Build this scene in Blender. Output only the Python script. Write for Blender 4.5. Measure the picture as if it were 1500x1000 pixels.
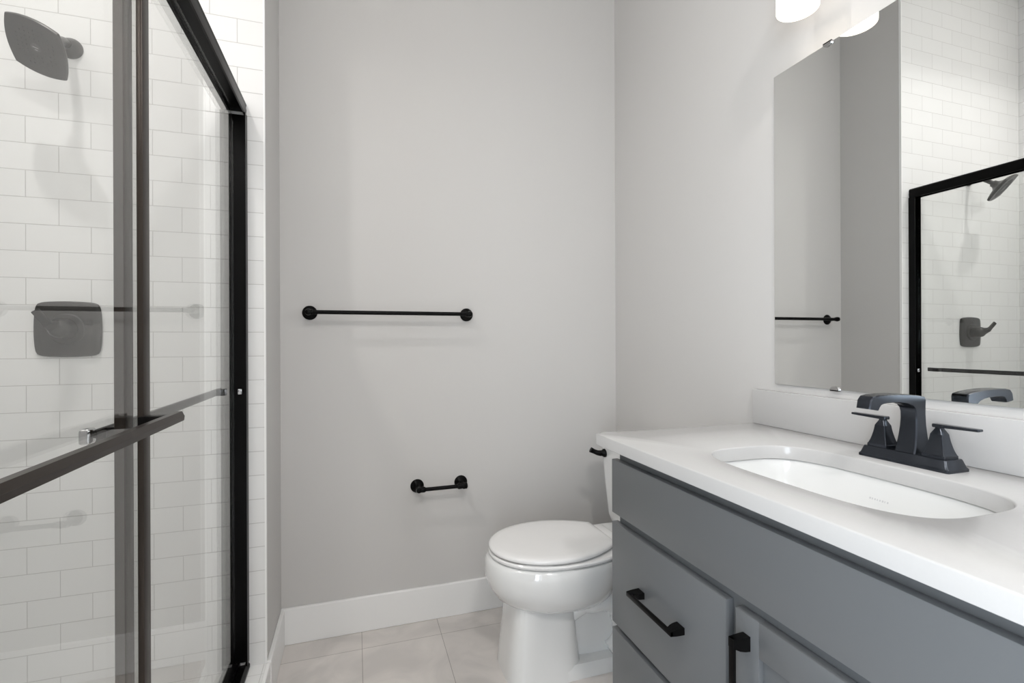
import bpy, bmesh, math, random
from mathutils import Vector, Matrix
random.seed(3)
for o in list(bpy.data.objects): bpy.data.objects.remove(o)
S = bpy.context.scene
COL = S.collection
R = math.radians
# ------------------------------------------------------------------ camera
cam_d = bpy.data.cameras.new('camera'); cam = bpy.data.objects.new('camera', cam_d); COL.objects.link(cam)
F, YAW, ROLL = 711.55, R(17.8576), R(-0.2246)
cam_d.sensor_fit = 'HORIZONTAL'; cam_d.sensor_width = 36; cam_d.lens = F * 36 / 1500
cam_d.clip_start = 0.02; cam_d.clip_end = 60
fw = Vector((math.sin(YAW), math.cos(YAW), 0)); rt = Vector((math.cos(YAW), -math.sin(YAW), 0)); up = Vector((0, 0, 1))
r2 = rt * math.cos(ROLL) + up * math.sin(ROLL); u2 = -rt * math.sin(ROLL) + up * math.cos(ROLL)
m = Matrix((r2, u2, -fw)).transposed().to_4x4(); m.translation = Vector((0, 0, 1.15))
cam.matrix_world = m
S.camera = cam
S.view_settings.view_transform = 'Standard'; S.view_settings.look = 'None'
S.view_settings.gamma = 1; S.view_settings.use_curve_mapping = False
S.view_settings.exposure = -0.12
# ------------------------------------------------------------------ dimensions
YB, XL, XR, YS = 2.031, -0.273, 1.168, 1.711      # back wall, stub wall, right wall, shower end wall
XS, YN, YF = -1.203, 0.21, -1.30                  # shower back wall, shower near wall, wall behind camera
ZC = 3.04; T = 0.10
# ------------------------------------------------------------------ world and lights
W = bpy.data.worlds.new('world'); S.world = W; W.use_nodes = True
W.node_tree.nodes['Background'].inputs[0].default_value = (0.78, 0.88, 1.0, 1)
W.node_tree.nodes['Background'].inputs[1].default_value = 1.2
def light(name, kind, loc, energy, color, rot=(0, 0, 0), **k):
    d = bpy.data.lights.new(name, kind); d.energy = energy; d.color = color
    for a, v in k.items(): setattr(d, a, v)
    o = bpy.data.objects.new(name, d); o.location = loc; o.rotation_euler = rot; COL.objects.link(o)
    return o
WARM = (1.0, 0.93, 0.86); NEUT = (1.0, 0.975, 0.95); COOL = (0.83, 0.92, 1.0)
light('shower_can_light', 'AREA', (-0.79, 1.06, ZC - 0.02), 20, NEUT, (R(-34), 0, 0), shape='DISK', size=0.08)
light('room_fill_light', 'AREA', (0.25, -0.70, ZC - 0.03), 26, NEUT, shape='DISK', size=0.30)  # soft fill added out of view behind the camera to lift the room
light('doorway_daylight', 'AREA', (XL - T - 0.06, -0.52, 1.05), 47, COOL, (R(90), 0, R(-90)), shape='RECTANGLE', size=0.8, size_y=2.0)
SHADES = [0.942, 0.442]
for sy in SHADES:
    light('vanity_bulb_light', 'POINT', (1.062, sy, 2.03), 0.22, WARM, shadow_soft_size=0.022)
# ------------------------------------------------------------------ materials
def nodes(name):
    mt = bpy.data.materials.new(name); mt.use_nodes = True
    nt = mt.node_tree; return mt, nt, nt.nodes['Principled BSDF']
def mat(name, col, rough=0.5, metal=0, bump=0, bscale=60, coat=0, spec=0.5, var=0):
    mt, nt, b = nodes(name)
    b.inputs['Base Color'].default_value = (*col, 1); b.inputs['Roughness'].default_value = rough
    b.inputs['Metallic'].default_value = metal; b.inputs['Coat Weight'].default_value = coat
    b.inputs['Specular IOR Level'].default_value = spec; b.inputs['Coat Roughness'].default_value = 0.05
    tc = nt.nodes.new('ShaderNodeTexCoord'); n = nt.nodes.new('ShaderNodeTexNoise')
    n.inputs['Scale'].default_value = bscale; n.inputs['Detail'].default_value = 4
    nt.links.new(tc.outputs['Object'], n.inputs['Vector'])
    if bump:
        bp = nt.nodes.new('ShaderNodeBump'); bp.inputs['Strength'].default_value = bump; bp.inputs['Distance'].default_value = 0.001
        nt.links.new(n.outputs['Fac'], bp.inputs['Height']); nt.links.new(bp.outputs['Normal'], b.inputs['Normal'])
    mx = nt.nodes.new('ShaderNodeMixRGB'); mx.inputs[1].default_value = (*col, 1)
    mx.inputs[2].default_value = (*[c * (1 - var) for c in col], 1)
    nt.links.new(n.outputs['Fac'], mx.inputs[0]); nt.links.new(mx.outputs[0], b.inputs['Base Color'])
    return mt
PAINT = mat('greige_wall_paint', (0.625, 0.61, 0.595), 0.55, bump=0.05, bscale=350, spec=0.3)
CEIL = mat('white_ceiling_paint', (0.82, 0.81, 0.79), 0.8)
TRIM = mat('white_trim_paint', (0.90, 0.895, 0.885), 0.35)
BLACK = mat('matte_black_metal', (0.003, 0.0028, 0.0028), 0.32, spec=0.10)
BRONZE = mat('brushed_dark_bronze', (0.030, 0.022, 0.017), 0.33, metal=0.6, spec=0.6)
FAUCET = mat('satin_black_finish', (0.040, 0.045, 0.055), 0.22, metal=0.8, spec=0.6)
SHOWERM = mat('satin_dark_shower_metal', (0.035, 0.033, 0.031), 0.35, metal=0.3)
PORC = mat('white_porcelain', (0.80, 0.80, 0.79), 0.06, coat=1.0)
SEATM = mat('white_seat_plastic', (0.86, 0.85, 0.84), 0.16, coat=0.3)
QUARTZ = mat('white_quartz', (0.555, 0.547, 0.541), 0.22, coat=0.2, bscale=250, var=0.03)
CAB = mat('grey_cabinet_paint', (0.128, 0.134, 0.140), 0.36, bump=0.03, bscale=200)
CABIN = mat('cabinet_inner_shadow', (0.10, 0.107, 0.112), 0.5)
CHROME = mat('chrome', (0.62, 0.62, 0.63), 0.10, metal=1)
CLEAR, nt, b = nodes('clear_acrylic')
b.inputs['Transmission Weight'].default_value = 1; b.inputs['Roughness'].default_value = 0.03; b.inputs['IOR'].default_value = 1.359
MIRROR = mat('mirror_silver', (0.87, 0.885, 0.88), 0.0, metal=1)
MIRED = mat('mirror_glass_edge', (0.25, 0.30, 0.29), 0.15)
RUBBER = mat('black_rubber', (0.02, 0.02, 0.02), 0.6)

def glassmat():
    mt = bpy.data.materials.new('shower_glass'); mt.use_nodes = True; nt = mt.node_tree; nt.nodes.clear()
    out = nt.nodes.new('ShaderNodeOutputMaterial'); mix = nt.nodes.new('ShaderNodeMixShader')
    tr = nt.nodes.new('ShaderNodeBsdfTransparent'); tr.inputs[0].default_value = (0.985, 0.99, 0.985, 1)
    gl = nt.nodes.new('ShaderNodeBsdfGlossy'); gl.inputs['Roughness'].default_value = 0.0
    gl.inputs['Color'].default_value = (1, 1, 1, 1)
    fr = nt.nodes.new('ShaderNodeFresnel'); ge = nt.nodes.new('ShaderNodeNewGeometry')
    mr = nt.nodes.new('ShaderNodeMapRange'); mr.inputs['To Min'].default_value = 1.5; mr.inputs['To Max'].default_value = 1 / 1.5
    nt.links.new(ge.outputs['Backfacing'], mr.inputs['Value']); nt.links.new(mr.outputs[0], fr.inputs['IOR'])
    nt.links.new(fr.outputs[0], mix.inputs[0]); nt.links.new(tr.outputs[0], mix.inputs[1]); nt.links.new(gl.outputs[0], mix.inputs[2])
    nt.links.new(mix.outputs[0], out.inputs[0]); return mt
GLASS = glassmat()

def tile_mat(name, axis, off_u, off_v, bw, bh, mortar, c1, c2, cm, rough, stack=False, bump=0.35, veins=False, spec=0.5):
    mt, nt, b = nodes(name); N, L = nt.nodes, nt.links
    tc = N.new('ShaderNodeTexCoord'); sp = N.new('ShaderNodeSeparateXYZ'); cb = N.new('ShaderNodeCombineXYZ')
    L.new(tc.outputs['Object'], sp.inputs[0])
    a, c = axis
    def sub(src, v):
        q = N.new('ShaderNodeMath'); q.operation = 'SUBTRACT'; L.new(sp.outputs[src], q.inputs[0]); q.inputs[1].default_value = v; return q
    L.new(sub(a, off_u).outputs[0], cb.inputs[0]); L.new(sub(c, off_v).outputs[0], cb.inputs[1])
    br = N.new('ShaderNodeTexBrick'); L.new(cb.outputs[0], br.inputs['Vector'])
    br.offset = 0.0 if stack else 0.5; br.offset_frequency = 2; br.squash = 1
    br.inputs['Scale'].default_value = 1; br.inputs['Brick Width'].default_value = bw; br.inputs['Row Height'].default_value = bh
    br.inputs['Mortar Size'].default_value = mortar; br.inputs['Mortar Smooth'].default_value = 0.35; br.inputs['Bias'].default_value = 0
    br.inputs['Color1'].default_value = (*c1, 1); br.inputs['Color2'].default_value = (*c2, 1); br.inputs['Mortar'].default_value = (*cm, 1)
    col = br.outputs['Color']
    if veins:
        n = N.new('ShaderNodeTexNoise'); n.inputs['Scale'].default_value = 5; n.inputs['Detail'].default_value = 8; n.inputs['Distortion'].default_value = 1.2
        L.new(tc.outputs['Object'], n.inputs['Vector'])
        cr = N.new('ShaderNodeValToRGB'); cr.color_ramp.elements[0].position = 0.38; cr.color_ramp.elements[0].color = (0.90, 0.895, 0.89, 1)
        cr.color_ramp.elements[1].position = 0.62; cr.color_ramp.elements[1].color = (1.06, 1.05, 1.04, 1)
        L.new(n.outputs['Fac'], cr.inputs[0])
        mx = N.new('ShaderNodeMixRGB'); mx.blend_type = 'MULTIPLY'; mx.inputs[0].default_value = 1
        L.new(col, mx.inputs[1]); L.new(cr.outputs[0], mx.inputs[2]); col = mx.outputs[0]
    L.new(col, b.inputs['Base Color'])
    b.inputs['Specular IOR Level'].default_value = spec
    inv = N.new('ShaderNodeMath'); inv.operation = 'SUBTRACT'; inv.inputs[0].default_value = 1; L.new(br.outputs['Fac'], inv.inputs[1])
    bp = N.new('ShaderNodeBump'); bp.inputs['Strength'].default_value = bump; bp.inputs['Distance'].default_value = 0.0015
    L.new(inv.outputs[0], bp.inputs['Height']); L.new(bp.outputs['Normal'], b.inputs['Normal'])
    rg = N.new('ShaderNodeMapRange'); rg.inputs['To Min'].default_value = rough; rg.inputs['To Max'].default_value = 0.75
    L.new(br.outputs['Fac'], rg.inputs['Value']); L.new(rg.outputs[0], b.inputs['Roughness'])
    return mt
P_, Q_, Z0, X0 = 0.0755, 0.0755, 1.1827, -0.3492
TW, TW2, TG = (0.84, 0.835, 0.825), (0.82, 0.815, 0.805), (0.54, 0.53, 0.515)
# row lines at Z0 + i*P_, joints every 2*Q_
TILE_X = tile_mat('white_subway_tile', (0, 2), X0 - 20 * Q_, Z0 - 13 * P_, 2 * Q_, P_, 0.0012, TW, TW2, TG, 0.24)
TILE_Y = tile_mat('white_subway_tile_side', (1, 2), YS - 20 * Q_, Z0 - 13 * P_, 2 * Q_, P_, 0.0012, TW, TW2, TG, 0.24)
TILE_C = tile_mat('white_curb_tile', (1, 0), YS - 40 * Q_ - 0.05, -0.6, 2 * Q_, 0.32, 0.0011, TW, TW2, TG, 0.24, stack=True)
FLOORM = tile_mat('greige_stone_tile', (0, 1), 0.0195 - 10 * 0.298, 1.907 - 10 * 0.61, 0.298, 0.61, 0.0012,
                  (0.67, 0.635, 0.61), (0.71, 0.675, 0.65), (0.36, 0.33, 0.31), 0.30, stack=True, bump=0.2, veins=True)
# ------------------------------------------------------------------ mesh helpers
def new(): return bmesh.new()
def box(bm, x0, x1, y0, y1, z0, z1, bev=0, seg=2):
    r = bmesh.ops.create_cube(bm, size=1)
    vs = r['verts']
    for v in vs:
        v.co = Vector((x0 + (x1 - x0) * (v.co.x + .5), y0 + (y1 - y0) * (v.co.y + .5), z0 + (z1 - z0) * (v.co.z + .5)))
    if bev:
        es = list({e for v in vs for e in v.link_edges})
        bmesh.ops.bevel(bm, geom=es, offset=bev, segments=seg, affect='EDGES', profile=0.5, clamp_overlap=True)
    return bm
def loft(bm, rings, cap=(True, True), closed=True):
    vr = [[bm.verts.new(p) for p in r] for r in rings]
    n = len(rings[0])
    for a, b_ in zip(vr[:-1], vr[1:]):
        for i in range(n if closed else n - 1):
            j = (i + 1) % n
            try: bm.faces.new((a[i], a[j], b_[j], b_[i]))
            except ValueError: pass
    if cap[0]: bm.faces.new(list(reversed(vr[0])))
    if cap[1]: bm.faces.new(vr[-1])
    return bm
def frame(d):
    d = Vector(d).normalized(); a = Vector((0, 0, 1)) if abs(d.z) < .95 else Vector((1, 0, 0))
    x = a.cross(d).normalized(); return x, d.cross(x)
def lathe(bm, org, axis, prof, n=40, cap=(True, True)):
    org = Vector(org); ax = Vector(axis).normalized(); x, y = frame(ax)
    rings = []
    for r, h in prof:
        rings.append([org + ax * h + (x * math.cos(t) + y * math.sin(t)) * r for t in [2 * math.pi * i / n for i in range(n)]])
    return loft(bm, rings, cap)
def tube(bm, pts, r, n=20):
    pts = [Vector(p) for p in pts]; rr = r if isinstance(r, (list, tuple)) else [r] * len(pts)
    rings = []; xp = None
    for i, p in enumerate(pts):
        d = (pts[min(i + 1, len(pts) - 1)] - pts[max(i - 1, 0)]).normalized()
        if xp is None: x, y = frame(d)
        else:
            x = (xp - d * xp.dot(d)).normalized(); y = d.cross(x)
        xp = x
        rings.append([p + (x * math.cos(t) + y * math.sin(t)) * rr[i] for t in [2 * math.pi * k / n for k in range(n)]])
    return loft(bm, rings)
def bez(p0, p1, p2, p3, n=12):
    p0, p1, p2, p3 = map(Vector, (p0, p1, p2, p3)); o = []
    for i in range(n + 1):
        t = i / n; o.append(p0 * (1 - t) ** 3 + p1 * 3 * t * (1 - t) ** 2 + p2 * 3 * t * t * (1 - t) + p3 * t ** 3)
    return o
def sgnp(v, e): return math.copysign(abs(v) ** e, v)
def superell(cx, cy, a, b, n, z, N=72):
    return [Vector((cx + a * sgnp(math.cos(t), 2 / n), cy + b * sgnp(math.sin(t), 2 / n), z)) for t in [2 * math.pi * i / N for i in range(N)]]
def rrect(cx, cy, hx, hy, r, z, k=6):
    pts = []
    for (sx, sy, a0) in ((1, 1, 0), (-1, 1, 90), (-1, -1, 180), (1, -1, 270)):
        for i in range(k + 1):
            a = R(a0 + 90 * i / k); pts.append(Vector((cx + sx * (hx - r) + r * math.cos(a), cy + sy * (hy - r) + r * math.sin(a), z)))
    return pts
def obj(name, bm, m, parent=None, smooth=30, bevel=0, sub=0):
    bmesh.ops.recalc_face_normals(bm, faces=bm.faces)
    me = bpy.data.meshes.new(name); bm.to_mesh(me); bm.free()
    o = bpy.data.objects.new(name, me); COL.objects.link(o)
    for mm in (m if isinstance(m, (list, tuple)) else [m]): me.materials.append(mm)
    if smooth:
        for p in me.polygons: p.use_smooth = True
        me.set_sharp_from_angle(angle=R(smooth))
    if bevel:
        b = o.modifiers.new('bevel', 'BEVEL'); b.width = bevel; b.segments = 3; b.limit_method = 'ANGLE'; b.angle_limit = R(35)
    if sub:
        s = o.modifiers.new('subdivision', 'SUBSURF'); s.levels = sub; s.render_levels = sub
    if parent:
        o.parent = parent
        p = parent; off = Vector((0, 0, 0))
        while p: off += p.location; p = p.parent
        me.transform(Matrix.Translation(-off))
    return o
def thing(name, label, cat, loc, group=None):
    o = bpy.data.objects.new(name, None); COL.objects.link(o); o.location = loc; o.empty_display_size = 0.05
    o['label'] = label; o['category'] = cat
    if group: o['group'] = group
    return o
def struct(name, bm, m, smooth=0, bevel=0):
    o = obj(name, bm, m, smooth=smooth, bevel=bevel); o['kind'] = 'structure'; return o

# ------------------------------------------------------------------ setting
struct('floor', box(new(), XL - 0.25, XR + T, YF - T, YB + T, -0.1, 0), FLOORM)
struct('shower_floor', box(new(), XS - T, XL - 0.25, YN - T, YS + T, -0.1, 0.03), TILE_C)
struct('ceiling', box(new(), XS - T, XR + T, YF - T, YB + T, ZC, ZC + 0.1), CEIL)
struct('wall_back', box(new(), XL - 0.02, XR + T, YB, YB + T, 0, ZC), PAINT)
struct('wall_right', box(new(), XR, XR + T, YF - T, YB, 0, ZC), PAINT)
struct('wall_left', box(new(), XL - 0.10, XL, YS + 0.0095, YB, 0, ZC), PAINT)
struct('wall_shower_end', box(new(), XS, XL - 0.0035, YS, YS + 0.009, 0.0, ZC), TILE_X)
struct('wall_shower_side', box(new(), XS - T, XS, YN - T, YS + 0.009, 0, ZC), TILE_Y)
struct('wall_shower_near', box(new(), XS, XL - 0.0035, YN - 0.009, YN, 0, ZC), TILE_X)
struct('trim_1', box(new(), XL - 0.0035, XL + 0.0015, YS - 0.0012, YS + 0.0095, 0.131, ZC), TRIM)
struct('trim_2', box(new(), XL - 0.0035, XL + 0.0015, YN - 0.0095, YN + 0.0012, 0.131, ZC), TRIM)
# wall behind the camera; open doorway in the left wall beside it
struct('wall_front', box(new(), XL - T, XR, YF - T, YF, 0, ZC), PAINT)
bm = new(); DA, DB, DZ = -0.93, -0.11, 2.06
box(bm, XL - T, XL, YF, DA, 0, ZC); box(bm, XL - T, XL, DB, YN - 0.0095, 0, ZC); box(bm, XL - T, XL, DA, DB, DZ, ZC)
struct('wall_left_near', bm, PAINT)
bm = new()
box(bm, XL, XL + 0.015, DA - 0.07, DA, 0, DZ + 0.07); box(bm, XL, XL + 0.015, DB, DB + 0.07, 0, DZ + 0.07); box(bm, XL, XL + 0.015, DA, DB, DZ, DZ + 0.07)
struct('trim_3', bm, TRIM)
# baseboards: square profile with a softly eased top
def bboard(name, x0, x1, y0, y1): return struct(name, box(new(), x0, x1, y0, y1, 0, 0.1375), TRIM, bevel=0.003)
bboard('baseboard_back', XL, XR, YB - 0.014, YB)
bboard('baseboard_left', XL, XL + 0.014, YS, YB - 0.014)
bboard('baseboard_right', XR - 0.014, XR, 1.16, YB - 0.014)
# shower curb: tiled top, painted face board in line with the baseboard
struct('shower_curb', box(new(), XL - 0.125, XL, YN, YS, 0, 0.130), TILE_C)
struct('trim_4', box(new(), XL, XL + 0.012, YN, YS, 0, 0.1325), TRIM, bevel=0.003)

# ------------------------------------------------------------------ shower door
sd = thing('shower_door', 'black framed sliding glass shower door standing on the tiled curb', 'shower door', (-0.345, 0.96, 0.13))
DY0, DY1 = YN, YS
# header: hollow downward channel with eased fascia
def extr_y(bm, prof, y0, y1):
    return loft(bm, [[Vector((x, y, z)) for x, z in prof] for y in (y0, y1)])
prof = [(-0.372, 1.862), (-0.372, 1.900), (-0.368, 1.907), (-0.331, 1.907), (-0.326, 1.903), (-0.3235, 1.896), (-0.325, 1.888), (-0.3235, 1.880), (-0.325, 1.864), (-0.3275, 1.860),
        (-0.3295, 1.860), (-0.3295, 1.873), (-0.3665, 1.873), (-0.3665, 1.862)]
obj('header_rail', extr_y(new(), prof, DY0, DY1 - 0.001), BLACK, sd, smooth=25)
for y0, y1, s in ((DY1 - 0.028, DY1, 1), (DY0, DY0 + 0.028, -1)):
    yw, yi = (y1, y0) if s > 0 else (y0, y1)
    pr = [(-0.368, yw), (-0.368, yi), (-0.3635, yi), (-0.3635, yw - s * 0.006), (-0.3265, yw - s * 0.006), (-0.3265, yi), (-0.322, yi), (-0.322, yw)]
    bm = loft(new(), [[Vector((x, y, z)) for x, y in pr] for z in (0.150, 1.862)])
    obj('wall_jamb', bm, BLACK, sd, smooth=20)
pr = [(-0.378, 0.130), (-0.378, 0.150), (-0.372, 0.158), (-0.369, 0.158), (-0.369, 0.138), (-0.353, 0.138), (-0.353, 0.152), (-0.347, 0.152),
      (-0.347, 0.138), (-0.331, 0.138), (-0.331, 0.150), (-0.327, 0.150), (-0.320, 0.138), (-0.320, 0.130)]
obj('bottom_track', extr_y(new(), pr, DY0, DY1), BLACK, sd, smooth=20)
def panel(y0, y1, xg, ystile, xs):
    # glass is the part; stile, rails, bar are its sub-parts
    g = obj('glass_panel', box(new(), xg - 0.003, xg + 0.003, y0, y1, 0.155, 1.872), GLASS, sd, smooth=0)
    s0, s1, xa, xb = ystile
    bm = box(new(), xa, xb, s0, s1, 0.150, 1.8725, 0.0012, 2)
    o = obj('stile', bm, BRONZE, g)
    bm = box(new(), xg - 0.0078, xg + 0.0078, y0, y1, 0.145, 0.160, 0.001)
    obj('bottom_rail', bm, BLACK, g)
    return g
XG1, XG2 = -0.3355, -0.3600
g1 = panel(YN + 0.012, 0.945, XG1, (0.926, 0.953, -0.3340, -0.3250), 1)
g2 = panel(0.932, YS - 0.020, XG2, (0.926, 0.956, -0.365, -0.3495), -1)
def grab(g, xc, xg, y0, y1, z, s, brs):
    # six-sided towel bar, s = +1 room side
    pr = [(-0.006, -0.0095), (0.0015, -0.0095), (0.0060, -0.0075), (0.0070, 0.0000), (0.0030, 0.0085), (-0.006, 0.0090)]
    rings = []
    for y, k in ((y0, 0.8), (y0 + 0.002, 1), (y1 - 0.002, 1), (y1, 0.8)):
        rings.append([Vector((xc + s * x * k, y, z + zz * k)) for x, zz in pr])
    obj('towel_rail', loft(new(), rings), BRONZE if s > 0 else BLACK, g)
    for yb in brs:
        bm = new(); a, b_ = sorted((xg + s * 0.003, xc - s * 0.006))
        box(bm, a, b_, yb - 0.014, yb + 0.014, z - 0.009, z + 0.009, 0.002)
        obj('bracket', bm, BLACK, g)
grab(g1, -0.291, XG1, 0.235, 0.984, 1.0225, 1, (0.285, 0.936))
grab(g2, -0.392, XG2, 0.922, 1.668, 1.004, -1, (0.965, 1.62))
bm = box(new(), -0.400, -0.385, 0.899, 0.922, 0.995, 1.019, 0.004, 3)
obj('clear_end_cap', bm, CHROME, g2)['label'] = 'shiny clear end cap'
bm = box(new(), -0.345, -0.333, YS - 0.036, YS - 0.006, 0.990, 1.008, 0.003, 3)
obj('bumper', bm, CHROME, sd)['label'] = 'small shiny clear bumper'

# ------------------------------------------------------------------ shower head
sh = thing('wall_shower', 'dark square shower head on an arm high on the tiled wall', 'shower head', (-0.772, YS, 1.993))
bm = lathe(new(), (-0.772, YS, 1.993), (0, -1, 0), [(0.029, 0.0), (0.029, 0.004), (0.026, 0.010), (0.019, 0.018), (0.014, 0.023)])
obj('wall_flange', bm, SHOWERM, sh)
HC = Vector((-0.781, 1.566, 1.911))
ca, sa = math.cos(-.427), math.sin(-.427)
HR = (Matrix.Rotation(-.427, 3, 'Z') @ Matrix.Rotation(.724, 3, 'X') @ Matrix.Rotation(.486, 3, 'Y'))
nrm = HR @ Vector((0, -1, 0))
back = HC - nrm * 0.052
obj('shower_arm', tube(new(), bez((-0.772, YS - 0.010, 1.993), (-0.772, 1.66, 1.997), back - nrm * 0.035, back, 14), 0.0105), SHOWERM, sh)
def sq_ring(w, y, bow=0.09, N=16):
    pts = []
    c = [(-1, 1), (1, 1), (1, -1), (-1, -1)]
    for i in range(4):
        a, b_ = Vector(c[i]), Vector(c[(i + 1) % 4]); nn = (a + b_).normalized()
        for k in range(N):
            t = k / N; p = a.lerp(b_, t) + nn * bow * 2 * (1 - (2 * t - 1) ** 2)
            pts.append(HC + HR @ Vector((p.x * w / 2, y, p.y * w / 2)))
    return pts
def round_ring(r, y, N=16):
    pts = []
    for i in range(4 * N):
        a = R(135) - 2 * math.pi * i / (4 * N)
        pts.append(HC + HR @ Vector((r * math.cos(a), y, r * math.sin(a))))
    return pts
WH = 0.117
bm = loft(new(), [sq_ring(WH * .985, 0.0), sq_ring(WH, 0.002), sq_ring(WH, 0.008), sq_ring(WH * .97, 0.011), sq_ring(WH * 0.75, 0.018, .13), round_ring(0.030, 0.027), round_ring(0.019, 0.038), round_ring(0.016, 0.052)])
obj('spray_head', bm, SHOWERM, sh, smooth=35)
bm = new()
for i in range(-4, 5):
    for j in range(-4, 5):
        if math.hypot(i, j) < 1.6 or abs(i) + abs(j) > 6: continue
        p = HC + HR @ Vector((i * 0.0105, 0, j * 0.0105)); lathe(bm, p, nrm, [(0.0022, -0.001), (0.0020, 0.0012), (0.001, 0.0018)], 8)
obj('spray_nozzles', bm, RUBBER, sh)['kind'] = 'stuff'
bm = lathe(new(), HC, nrm, [(0.0115, -0.0005), (0.0115, 0.0008)], 32)
obj('maker_mark', bm, mat('mark_ring', (0.06, 0.058, 0.055), 0.35), sh)
bm = new()
for (a, b_, zz) in ((-0.007, 0.007, 0.0006), (-0.002, 0.005, -0.0052)):
    vs = [bm.verts.new(HC + HR @ Vector((x, -0.0011, z))) for x, z in ((a, zz - .0007), (b_, zz - .0007), (b_, zz + .0007), (a, zz + .0007))]
    bm.faces.new(vs)
obj('maker_lettering', bm, mat('silver_print', (0.45, 0.44, 0.42), 0.4), sh, smooth=0)
# ------------------------------------------------------------------ shower valve
sv = thing('shower_valve', 'dark square shower valve plate with lever handle on the tiled wall', 'shower valve', (-0.779, YS, 1.190))
VC = Vector((-0.779, YS, 1.190))
def vring(w, y, bow):
    pts = []; c = [(-1, 1), (1, 1), (1, -1), (-1, -1)]; N = 14
    for i in range(4):
        a, b_ = Vector(c[i]), Vector(c[(i + 1) % 4]); nn = (a + b_).normalized()
        for k in range(N):
            t = k / N; q = a.lerp(b_, t) * (1 - 0.05 * abs(2 * t - 1) ** 8) + nn * bow * 2 * (1 - (2 * t - 1) ** 2)
            pts.append(VC + Vector((q.x * w / 2, -y, q.y * w / 2)))
    return pts
obj('cover_plate', loft(new(), [vring(.148, 0, .03), vring(.150, .004, .03), vring(.146, .009, .03), vring(.118, .013, .03), vring(.112, .0135, .03)]), SHOWERM, sv, smooth=25)
bm = lathe(new(), VC, (0, -1, 0), [(0.044, 0.010), (0.044, 0.0155), (0.041, 0.0175), (0.028, 0.0180), (0.027, 0.030), (0.027, 0.046), (0.024, 0.058), (0.017, 0.066), (0.008, 0.070)])
obj('valve_hub', bm, SHOWERM, sv)
bm = new()
pa, pb, pc = VC + Vector((0.0, -0.050, 0.0)), VC + Vector((-0.012, -0.078, 0.012)), VC + Vector((-0.032, -0.094, 0.048))
rings = []
pts = [pa, pa.lerp(pb, .5), pb, pb.lerp(pc, .25), pb.lerp(pc, .6), pb.lerp(pc, .97), pc]
wd = [0.020, 0.017, 0.012, 0.010, 0.010, 0.0095, 0.008]; th = [0.014, 0.011, 0.007, 0.0045, 0.004, 0.004, 0.003]
for i, p in enumerate(pts):
    d = (pts[min(i + 1, 6)] - pts[max(i - 1, 0)]).normalized(); sx = d.cross(Vector((0.55, -.2, .8)).cross(d)).normalized()
    sx = Vector((0.85, 0.1, 0.5)); sx = (sx - d * sx.dot(d)).normalized(); sy_ = d.cross(sx)
    rings.append([p + sx * wd[i] * sgnp(math.cos(t), .5) + sy_ * th[i] * sgnp(math.sin(t), .5) for t in [2 * math.pi * k / 20 for k in range(20)]])
obj('lever_handle', loft(bm, rings), SHOWERM, sv)

# ------------------------------------------------------------------ towel bar and paper holder
def post(px, z, out):
    bm = lathe(new(), (px, YB, z), (0, -1, 0), [(0.0275, 0), (0.0275, 0.003), (0.0255, 0.006), (0.0245, 0.0065), (0.021, 0.011), (0.0115, 0.018), (0.0085, 0.026), (0.0085, out - 0.014), (0.0105, out - 0.010), (0.0125, out), (0.0105, out + 0.010), (0.004, out + 0.013)], 36)
    return bm
tb = thing('towel_bar', 'long black round towel bar mounted on the grey back wall', 'towel bar', (0.141, YB, 1.264))
for x in (-0.168, 0.450): obj('post', post(x, 1.264, 0.060), BLACK, tb)
bm = tube(new(), [(-0.180, YB - 0.060, 1.264), (0.462, YB - 0.060, 1.264)], 0.0078)
bm2 = [lathe(bm, (x, YB - .060, 1.264), (s, 0, 0), [(0.0105, -0.004), (0.0105, 0.011), (0.0098, 0.013), (0.0098, 0.015)]) for x, s in ((-0.168, 1), (0.450, -1))]
obj('bar', bm, BLACK, tb)
tp = thing('toilet_paper_holder', 'short black empty toilet paper holder low on the back wall', 'paper holder', (0.33, YB, 0.556))
for x in (0.240, 0.423): obj('post', post(x, 0.556, 0.062), BLACK, tp)
bm = tube(new(), [(0.240, YB - 0.062, 0.556), (0.423, YB - 0.062, 0.556)], 0.0078)
lathe(bm, (0.252, YB - .062, .556), (1, 0, 0), [(0.0105, -0.010), (0.0115, 0.004), (0.0115, 0.010), (0.0095, 0.014)])
lathe(bm, (0.411, YB - .062, .556), (-1, 0, 0), [(0.0105, -0.010), (0.0115, 0.004), (0.0115, 0.010), (0.0095, 0.014)])
lathe(bm, (0.423, YB - .062, .556), (1, 0, 0), [(0.0125, -0.002), (0.0125, 0.012), (0.009, 0.015)])
obj('roller', bm, BLACK, tp)

# ------------------------------------------------------------------ toilet (faces -X)
TY = 1.625
to = thing('toilet', 'white porcelain two-piece toilet with closed lid behind the vanity', 'toilet', (0.80, TY, 0))
def egg(xf, xb, hw, z, N=64, sq=2.25, wpos=0.56, cy=TY):
    """plan outline, front (min X) rounded, widest at wpos of the length, back squarer"""
    xm = xf + (xb - xf) * wpos; pts = []
    for i in range(N):
        t = 2 * math.pi * i / N; c, s = math.cos(t), math.sin(t)
        if c < 0: x = xm - (xm - xf) * abs(c) ** (2 / 2.05); y = hw * sgnp(s, 2 / 2.05)
        else: x = xm + (xb - xm) * abs(c) ** (2 / sq); y = hw * sgnp(s, 2 / sq)
        pts.append(Vector((x, cy + y, z)))
    return pts
bm = new()
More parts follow.
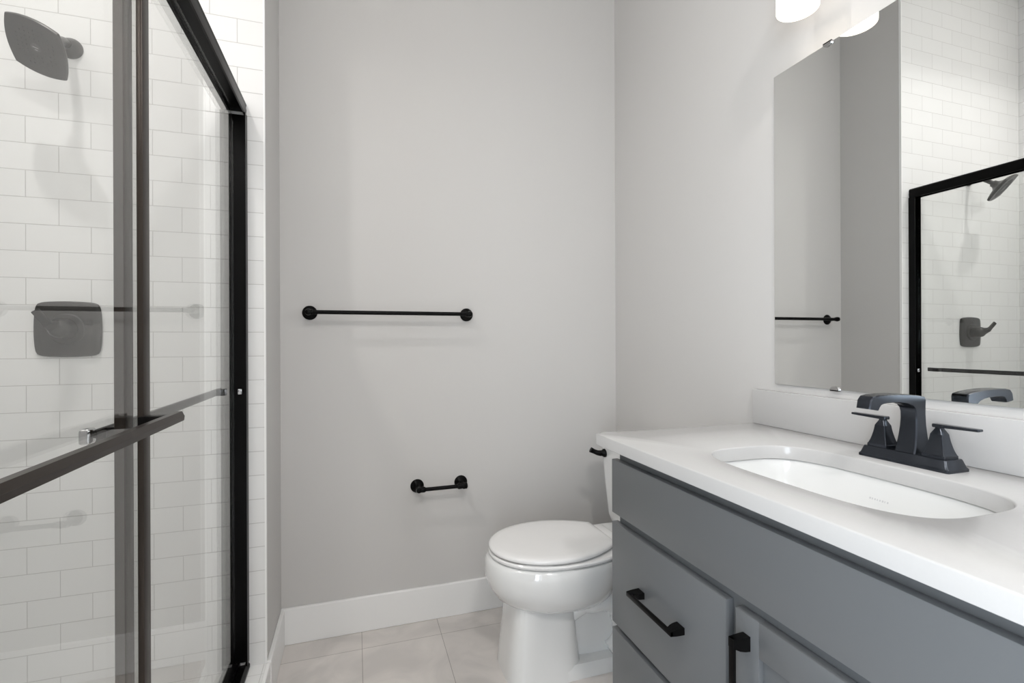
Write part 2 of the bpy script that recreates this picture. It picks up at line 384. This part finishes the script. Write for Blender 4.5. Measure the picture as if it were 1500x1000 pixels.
# bowl
loft(bm, [egg(0.60, 0.86, 0.060, 0.200), egg(0.535, 0.875, 0.105, 0.228), egg(0.495, 0.885, 0.138, 0.243), egg(0.462, 0.895, 0.162, 0.268), egg(0.437, 0.905, 0.179, 0.306), egg(0.426, 0.915, 0.186, 0.340),
          egg(0.424, 0.925, 0.188, 0.370), egg(0.428, 0.930, 0.187, 0.392), egg(0.435, 0.930, 0.182, 0.402), egg(0.452, 0.92, 0.168, 0.405)])
# front pedestal
def ped(x0, x1, hw, z, n=4.2): return superell((x0 + x1) / 2, TY, (x1 - x0) / 2, hw, n, z)
loft(bm, [ped(0.482, 0.755, 0.124, 0.0), ped(0.483, 0.752, 0.122, 0.012), ped(0.487, 0.745, 0.117, 0.06), ped(0.494, 0.738, 0.112, 0.12), ped(0.502, 0.733, 0.109, 0.18), ped(0.506, 0.733, 0.106, 0.235), ped(0.51, 0.735, 0.104, 0.27)])
# foot, rear column and deck
loft(bm, [ped(0.60, 1.02, 0.122, 0.0, 6), ped(0.60, 1.02, 0.120, 0.030, 6), ped(0.60, 1.015, 0.112, 0.045, 6)])
loft(bm, [ped(0.70, 1.00, 0.070, 0.03, 4), ped(0.70, 0.99, 0.066, 0.12, 4), ped(0.70, 0.98, 0.070, 0.25, 4), ped(0.72, 1.03, 0.10, 0.33, 4), ped(0.76, 1.10, 0.150, 0.375, 5), ped(0.78, 1.13, 0.165, 0.392, 6), ped(0.79, 1.12, 0.160, 0.402, 6)])
# trapway swell on each side
for s in (-1, 1):
    tube(bm, bez((0.69, TY + s * 0.050, 0.17), (0.76, TY + s * 0.085, 0.25), (0.84, TY + s * 0.092, 0.27), (0.90, TY + s * 0.078, 0.19), 10) +
         bez((0.905, TY + s * 0.078, 0.17), (0.93, TY + s * .08, 0.10), (0.90, TY + s * .08, 0.06), (0.86, TY + s * .08, 0.045), 8), [0.030] * 4 + [0.040] * 10 + [0.036] * 6, 16)
    lathe(bm, (0.955, TY + s * 0.088, 0.035), (0, 0, 1), [(0.020, 0), (0.019, 0.020), (0.014, 0.032), (0.006, 0.037)], 24)
obj('bowl', bm, PORC, to, smooth=50)
# seat ring and lid
def shell(zs, dx):
    return loft(new(), [egg(0.440 + a, 0.905 - a * .3, 0.183 - a, z, wpos=0.52, sq=2.9) for a, z in zs])
bm = shell([(0.010, 0.406), (0.003, 0.408), (0.0, 0.412), (0.0, 0.417), (0.004, 0.421), (0.02, 0.422)], 0)
obj('seat', bm, SEATM, to, smooth=40)
def lidring(a, z):
    pts = []
    N = 72; xf, xb, hw = 0.441 + a, 0.874 - a * .5, 0.179 - a
    xm = xf + (xb - xf) * 0.56
    for i in range(N):
        t = 2 * math.pi * i / N; c, s = math.cos(t), math.sin(t)
        if c < 0: x = xm - (xm - xf) * abs(c) ** (2 / 2.05); y = hw * sgnp(s, 2 / 2.05)
        else:
            x = xm + (xb - xm) * abs(c) ** 0.62; y = hw * (sgnp(s, 2 / 2.05)) * 1.0
            y = math.copysign(max(abs(y), 0), y)
        pts.append(Vector((x, TY + y, z)))
    return pts
def lidring2(a, z):
    # rounded front, straight taper toward a flat hinge edge
    xf, xb, hw, hb = 0.441 + a, 0.876 - a, 0.179 - a, 0.098 - a * .5
    xm = 0.665; pts = []
    for i in range(41):
        t = math.pi / 2 + math.pi * i / 40; pts.append(Vector((xm + (xm - xf) * sgnp(math.cos(t), 2 / 2.05), TY + hw * sgnp(math.sin(t), 2 / 2.05), z)))
    low = []
    for i in range(1, 13):
        u = i / 12; low.append((xm + (xb - xm) * u, hw - (hw - hb) * u ** 2.0))
    for x, y in low: pts.append(Vector((x, TY - y, z)))
    for x, y in reversed(low): pts.append(Vector((x, TY + y, z)))
    return pts
bm = loft(new(), [lidring2(a, z) for a, z in ((0.012, 0.4255), (0.003, 0.4265), (0.0, 0.430), (0.0, 0.4355), (0.003, 0.4395), (0.010, 0.4425), (0.030, 0.4445), (0.075, 0.4455))])
obj('lid', bm, SEATM, to, smooth=45)
bm = box(new(), 0.872, 0.925, TY - 0.095, TY + 0.095, 0.404, 0.430, 0.008, 3)
obj('hinge_block', bm, SEATM, to)
# tank
def tk(x0, x1, hw, z, r=0.045): return rrect((x0 + x1) / 2, TY, (x1 - x0) / 2, hw, r, z, 8)
bm = loft(new(), [tk(1.02, 1.12, 0.150, 0.405, 0.03), tk(0.985, 1.135, 0.168, 0.425), tk(0.978, 1.140, 0.172, 0.45), tk(0.968, 1.143, 0.182, 0.58), tk(0.958, 1.146, 0.192, 0.738)])
tank = obj('tank', bm, PORC, to, smooth=50)
bm = loft(new(), [tk(0.957, 1.147, 0.194, 0.739), tk(0.950, 1.148, 0.200, 0.741), tk(0.948, 1.149, 0.202, 0.750), tk(0.948, 1.149, 0.202, 0.764), tk(0.952, 1.146, 0.198, 0.770), tk(0.966, 1.135, 0.185, 0.773)])
obj('tank_lid', bm, PORC, tank, smooth=50)
bm = lathe(new(), (0.966, TY + 0.135, 0.697), (-1, 0, 0), [(0.017, 0), (0.017, 0.010), (0.013, 0.016), (0.010, 0.024)])
tube(bm, [(0.945, TY + 0.135, 0.697), (0.932, TY + 0.143, 0.698), (0.920, TY + 0.150, 0.703), (0.906, TY + 0.153, 0.710)], [0.012, 0.0105, 0.0095, 0.0110])
obj('flush_lever', bm, BLACK, tank)['label'] = 'black flush lever'

# ------------------------------------------------------------------ vanity
va = thing('vanity_cabinet', 'grey painted vanity cabinet with black pulls under the white counter', 'vanity', (0.90, 0.63, 0))
CY0, CY1 = 0.085, 1.124
bm = new()
box(bm, 0.657, 0.676, CY0, CY1, 0.10, 0.8695)
box(bm, 0.676, XR - 0.001, CY0, CY0 + 0.018, 0.10, 0.8695); box(bm, 0.676, XR - 0.001, CY1 - 0.018, CY1, 0.10, 0.8695)
box(bm, XR - 0.012, XR - 0.001, CY0 + 0.018, CY1 - 0.018, 0.10, 0.8695); box(bm, 0.676, XR - 0.012, CY0 + 0.018, CY1 - 0.018, 0.10, 0.118)
box(bm, 0.72, XR - 0.001, CY0 + .01, CY1 - .01, 0, 0.10)
obj('cabinet_body', bm, CAB, va, smooth=0, bevel=0.001)
FX0, FX1 = 0.6385, 0.6565
obj('false_front', box(new(), FX0, FX1, CY0 - 0.006, 1.133, 0.703, 0.842, 0.0015), CAB, va)
def pull(parent, c0, c1, vertical=False):
    bm = new()
    if not vertical:
        (ya, yb), z = (c0, c1), 0.5555
        box(bm, 0.6045, 0.6115, ya, yb, z - 0.005, z + 0.005, 0.001)
        for y, s in ((ya, 1), (yb, -1)):
            rings = []
            for x, l in ((0.6050, 0.016), (0.611, 0.018), (0.618, 0.0215), (0.628, 0.024), (FX0, 0.025)):
                y2 = y + s * l; a, b_ = min(y, y2), max(y, y2); h = 0.005 + (l - .016) * .25
                rings.append([Vector((x, a, z - h)), Vector((x, b_, z - h)), Vector((x, b_, z + h)), Vector((x, a, z + h))])
            loft(bm, rings)
    else:
        y, (za, zb) = c0, c1
        box(bm, 0.6045, 0.6115, y - 0.005, y + 0.005, za, zb, 0.001)
        for z, s in ((za, 1), (zb, -1)):
            rings = []
            for x, l in ((0.6050, 0.016), (0.611, 0.018), (0.618, 0.0215), (0.628, 0.024), (FX0, 0.025)):
                z2 = z + s * l; a, b_ = min(z, z2), max(z, z2); h = 0.006 + (l - .016) * .25
                rings.append([Vector((x, y - h, a)), Vector((x, y + h, a)), Vector((x, y + h, b_)), Vector((x, y - h, b_))])
            loft(bm, rings)
    obj('pull', bm, BLACK, parent)['label'] = 'black bar pull'
def drawer(z0, z1, zp):
    d = obj('drawer_front', box(new(), FX0, FX1, 0.722, 1.133, z0, z1, 0.0012), CAB, va)
    return d
d1 = drawer(0.4185, 0.6795, 0.55); pull(d1, 0.838, 1.008)
d2 = drawer(0.120, 0.4035, 0.26)
def door(y0, y1, yp):
    bm = new(); w = 0.052; zt, zb = 0.6795, 0.120
    box(bm, FX0, FX1, y0, y0 + w, zb, zt, 0.0008); box(bm, FX0, FX1, y1 - w, y1, zb, zt, 0.0008)
    box(bm, FX0, FX1, y0 + w, y1 - w, zt - 0.060, zt, 0.0008); box(bm, FX0, FX1, y0 + w, y1 - w, zb, zb + 0.060, 0.0008)
    dd = obj('cabinet_door', bm, CAB, va)
    obj('recessed_panel', box(new(), FX0 + 0.010, FX1 - 0.001, y0 + w - .002, y1 - w + .002, zb + .058, zt - .058), CAB, dd, smooth=0)
    if yp: pull(dd, yp, (0.495, 0.645), True)
door(0.394, 0.698, 0.672)
door(CY0 - 0.006, 0.390, None)
# countertop with sink cut-out and backsplash
SCX, SCY, SHX, SHY, SN = 0.862, 0.687, 0.145, 0.232, 3.5
ct = thing('countertop', 'white stone countertop with low backsplash on the grey vanity', 'countertop', (0.90, 0.63, 0.87))
bm = new(); N = 96
outer = []
X0c, X1c, Y0c, Y1c = 0.619, XR - 0.0005, 0.075, 1.182
for p in superell(SCX, SCY, 1, 1, 2, 0, N):
    d = Vector((p.x - SCX, p.y - SCY)); ts = []
    if d.x > 1e-9: ts.append((X1c - SCX) / d.x)
    if d.x < -1e-9: ts.append((X0c - SCX) / d.x)
    if d.y > 1e-9: ts.append((Y1c - SCY) / d.y)
    if d.y < -1e-9: ts.append((Y0c - SCY) / d.y)
    t = min(ts); outer.append([SCX + d.x * t, SCY + d.y * t])
for cx_, cy_ in ((X0c, Y0c), (X0c, Y1c), (X1c, Y0c), (X1c, Y1c)):      # snap nearest samples to the corners
    k = min(range(N), key=lambda i: (outer[i][0] - cx_) ** 2 + (outer[i][1] - cy_) ** 2); outer[k] = [cx_, cy_]
inner = superell(SCX, SCY, SHX, SHY, SN, 0, N)
def inset_pt(x, y, e):
    return Vector((min(max(x, X0c + e), X1c - e), min(max(y, Y0c + e), Y1c - e), 0))
def rg(kind, e, z):
    if kind == 'o': return [Vector((inset_pt(x, y, e).x, inset_pt(x, y, e).y, z)) for x, y in outer]
    return [Vector((p.x + (p.x - SCX) / SHX * e, p.y + (p.y - SCY) / SHY * e, z)) for p in inner]
zt, zb = 0.9005, 0.870
rings = [rg('i', 0.0, zb), rg('i', 0.0, zt - 0.003), rg('i', 0.001, zt - 0.001), rg('i', 0.003, zt), rg('o', 0.003, zt), rg('o', 0.001, zt - 0.001), rg('o', 0, zt - 0.003), rg('o', 0, zb + .001), rg('o', 0.001, zb)]
rings.append(rings[0])
loft(bm, rings, (False, False)); bmesh.ops.remove_doubles(bm, verts=bm.verts, dist=1e-6)
obj('counter_slab', bm, QUARTZ, ct, smooth=40)
obj('backsplash', box(new(), XR - 0.0205, XR - 0.0005, Y0c, 1.182, zt, 1.003, 0.002, 2), QUARTZ, ct)
# basin
si = thing('sink_basin', 'white oval undermount sink basin set in the counter', 'sink', (SCX, SCY, 0.74))
bm = new()
def sk(k, z, n=SN, sx=0): return superell(SCX + sx, SCY, SHX * k, SHY * (1 - (1 - k) * .75), n, z, N)
rr = [(1.10, 0.8672), (1.10, 0.8690), (1.035, 0.8690), (1.022, 0.866), (1.012, 0.855), (0.99, 0.835), (0.955, 0.80), (0.90, 0.772), (0.80, 0.753), (0.62, 0.744), (0.40, 0.740), (0.16, 0.737), (0.155, 0.733)]
lo = [(0.155, 0.724), (0.42, 0.730), (0.64, 0.735), (0.83, 0.743), (0.93, 0.762), (0.985, 0.793), (1.02, 0.832), (1.045, 0.858), (1.10, 0.8672)]
loft(bm, [sk(k, z) for k, z in rr] , (False, True))
loft(bm, [sk(k, z) for k, z in lo], (True, False)); bmesh.ops.remove_doubles(bm, verts=bm.verts, dist=1e-6)
basin = obj('basin', bm, PORC, si, smooth=60)
bm = lathe(new(), (SCX, SCY, 0.7335), (0, 0, 1), [(0.021, 0), (0.021, 0.0035), (0.018, 0.005), (0.012, 0.005), (0.011, 0.003)], 32)
obj('drain', bm, FAUCET, si)
# faint illegible maker mark printed on the basin wall
bm = new()
for i, w in enumerate((.0030, .0022, .0028, .0020, .0026, .0030, .0016, .0026)):
    y = 0.716 - i * 0.0049; xx = 0.9905
    vs = [bm.verts.new(Vector((xx + dx, y - dy, zz))) for dx, dy, zz in ((0, 0, .829), (0, w, .829), (0.0012, w, .8325), (0.0012, 0, .8325))]
    bm.faces.new(vs)
obj('maker_print', bm, mat('grey_print', (0.55, 0.55, 0.56), 0.4), si, smooth=0)

# ------------------------------------------------------------------ faucet
fa = thing('faucet', 'black two-handle bathroom faucet standing behind the sink on the counter', 'faucet', (1.076, 0.696, zt))
FC, FY = 1.075, 0.694
def rr2(hx, hy, z, r=0.004, cx=FC, cy=FY): return rrect(cx, cy, hx, hy, r, z, 4)
bm = loft(new(), [rr2(0.031, 0.085, zt), rr2(0.031, 0.085, zt + .005), rr2(0.0285, 0.0825, zt + 0.008), rr2(0.0245, 0.0785, zt + 0.021), rr2(0.0235, 0.0775, zt + .0225)])
obj('deck_plate', bm, FAUCET, fa, smooth=30)
def prof_spout():
    # side profile in XZ: (outer/back/top side, inner/front/under side) from base to outlet
    zb_ = zt + 0.0225
    outer_ = [(1.108, zb_), (1.105, zb_ + .012), (1.101, zb_ + .032), (1.0985, zb_ + .055), (1.0975, zb_ + .078), (1.0980, zb_ + .096), (1.0985, zb_ + .1065), (1.0960, zb_ + .1120), (1.080, zb_ + .1150), (1.055, zb_ + .1178), (1.025, zb_ + .1195), (0.995, zb_ + .1200), (0.970, zb_ + .1195), (0.954, zb_ + .1170), (0.947, zb_ + .1100), (0.943, zb_ + .0935)]
    inner_ = [(1.058, zb_), (1.062, zb_ + .012), (1.0665, zb_ + .032), (1.0690, zb_ + .050), (1.0700, zb_ + .066), (1.0695, zb_ + .080), (1.0660, zb_ + .089), (1.058, zb_ + .0955), (1.044, zb_ + .100), (1.026, zb_ + .1025), (1.005, zb_ + .1035), (0.985, zb_ + .1025), (0.975, zb_ + .0995), (0.9705, zb_ + .094), (0.9690, zb_ + .0905), (0.9680, zb_ + .0895)]
    wid = [0.0195, .0188, .0176, .0166, .0160, .0158, .0158, .0158, .0157, .0156, .0152, .0149, .0147, .0145, .0143, .0140]
    return outer_, inner_, wid
so, si_, wd = prof_spout()
rings = []
for (a, b_, w) in zip(so, si_, wd):
    c = 0.0022
    A, B = Vector((a[0], 0, a[1])), Vector((b_[0], 0, b_[1])); d = (B - A).normalized()
    ring = []
    for base, sg in ((A, 1), (B, -1)):
        pass
    pts = [(A + d * c, -w), (A, -w + c), (A, w - c), (A + d * c, w), (B - d * c, w), (B, w - c), (B, -w + c), (B - d * c, -w)]
    rings.append([Vector((p.x, FY + y, p.z)) for p, y in pts])
obj('spout', loft(new(), rings), FAUCET, fa, smooth=32)
obj('lift_rod_slot', box(new(), 1.084, 1.0995, FY - 0.0125, FY + 0.0125, zt + .1300, zt + .1335, 0.0008), BLACK, fa)
for s in (1, -1):
    hy = FY + s * 0.0530
    zz = zt + 0.0225
    rs = [(.0200, 0), (.0200, .005), (.0188, .0065), (.0165, .013), (.0145, .021), (.0125, .031), (.0110, .041), (.0106, .045), (.0100, .0462), (.0056, .0555), (.0050, .060)]
    bm = loft(new(), [rrect(FC, hy, r, r, 0.0016, zz + h, 3) for r, h in rs])
    ha = obj('handle_base', bm, FAUCET, fa, smooth=14)
    bm = new(); y0 = hy - s * 0.010; y1 = hy + s * 0.066
    rings = []
    for t, w, h0, h1 in ((0, .0060, .0585, .0635), (.03, .0075, .0575, .0645), (.25, .0080, .0580, .0645), (.6, .0072, .0588, .0645), (.97, .0066, .0596, .0645), (1, .0055, .0602, .0640)):
        y = y0 + (y1 - y0) * t
        rings.append([Vector((FC - w, y, zz + h0)), Vector((FC + w, y, zz + h0)), Vector((FC + w, y, zz + h1)), Vector((FC - w, y, zz + h1))])
    obj('lever', loft(bm, rings), FAUCET, ha, smooth=20, bevel=0.001)

# ------------------------------------------------------------------ mirror
MX = XR - 0.006
mi = thing('wall_mirror', 'large frameless rectangular mirror above the backsplash', 'mirror', (XR, 0.66, 1.024))
MY0, MY1, MZ0, MZ1 = 0.19, 1.111, 1.0242, 1.9145
bm = box(new(), MX, XR - 0.0005, MY0, MY1, MZ0, MZ1)
o = obj('mirror_glass', bm, [MIRED, MIRROR], mi, smooth=0)
for p in o.data.polygons:
    if p.normal.x < -0.9: p.material_index = 1
for y0_ in (0.925, 0.375):
    for z, s in ((MZ1, 1), (MZ0, -1)):
        bm = new(); y = y0_ + (0.016 if s > 0 else 0)
        pts = []
        for i in range(13):
            a = math.pi * i / 12; pts.append((0.012 * math.cos(a), -s * 0.008 * math.sin(a)))
        rings = []
        for x in (MX - 0.0035, MX - 0.0005):
            rings.append([Vector((x, y + p[0], z + p[1])) for p in pts] + [Vector((x, y - 0.012, z + s * 0.004)), Vector((x, y + 0.012, z + s * 0.004))])
        loft(bm, rings)
        a, b_ = sorted((z + s * 0.0005, z + s * 0.004))
        box(bm, MX - 0.0035, XR - 0.0005, y - 0.012, y + 0.012, a, b_, 0.0005)
        obj('mirror_clip', bm, CHROME, mi)

# ------------------------------------------------------------------ vanity light
vl = thing('vanity_light', 'wall vanity light with white glass shades above the mirror', 'light fixture', (XR, 0.692, 2.12))
mt, nt, b = nodes('lit_opal_glass')
b.inputs['Base Color'].default_value = (0.95, 0.92, 0.86, 1); b.inputs['Roughness'].default_value = 0.25
b.inputs['Emission Color'].default_value = (1.0, 0.90, 0.78, 1); b.inputs['Emission Strength'].default_value = 1.35
OPAL = mt
obj('back_plate', box(new(), XR - 0.022, XR - 0.0005, 0.40, 0.984, 2.125, 2.185, 0.004, 3), BLACK, vl)
for sy in SHADES:
    bm = tube(new(), [(XR - 0.02, sy, 2.155), (1.10, sy, 2.165), (1.062, sy, 2.165), (1.062, sy, 2.135)], 0.009)
    lathe(bm, (1.062, sy, 2.100), (0, 0, 1), [(0.030, 0), (0.030, 0.030), (0.012, 0.042)])
    arm = obj('lamp_arm', bm, BLACK, vl)
    bm = lathe(new(), (1.062, sy, 1.981), (0, 0, 1), [(0.0475, 0.0), (0.048, 0.0015), (0.048, 0.118), (0.044, 0.127), (0.028, 0.131), (0.028, 0.127), (0.042, 0.123), (0.0445, 0.115), (0.0445, 0.0015), (0.0475, 0.0)], 56, (False, False))
    obj('lamp_shade', bm, OPAL, arm, smooth=40)

# ------------------------------------------------------------------ ceiling rings: shower downlight, and one added for the room fill
for nm, lab, x, y in (('ceiling_light_ring', 'round recessed ceiling downlight over the shower', -0.79, 1.06), ('ceiling_light_ring', 'added round ceiling ring for the unseen fill light behind the camera', 0.25, -0.70)):
    bm = lathe(new(), (x, y, ZC), (0, 0, -1), [(0.085, 0.0), (0.085, 0.004), (0.070, 0.006), (0.066, 0.004), (0.066, 0.0)], 48, (True, True))
    o = obj(nm, bm, TRIM); o['label'] = lab; o['category'] = 'ceiling light'
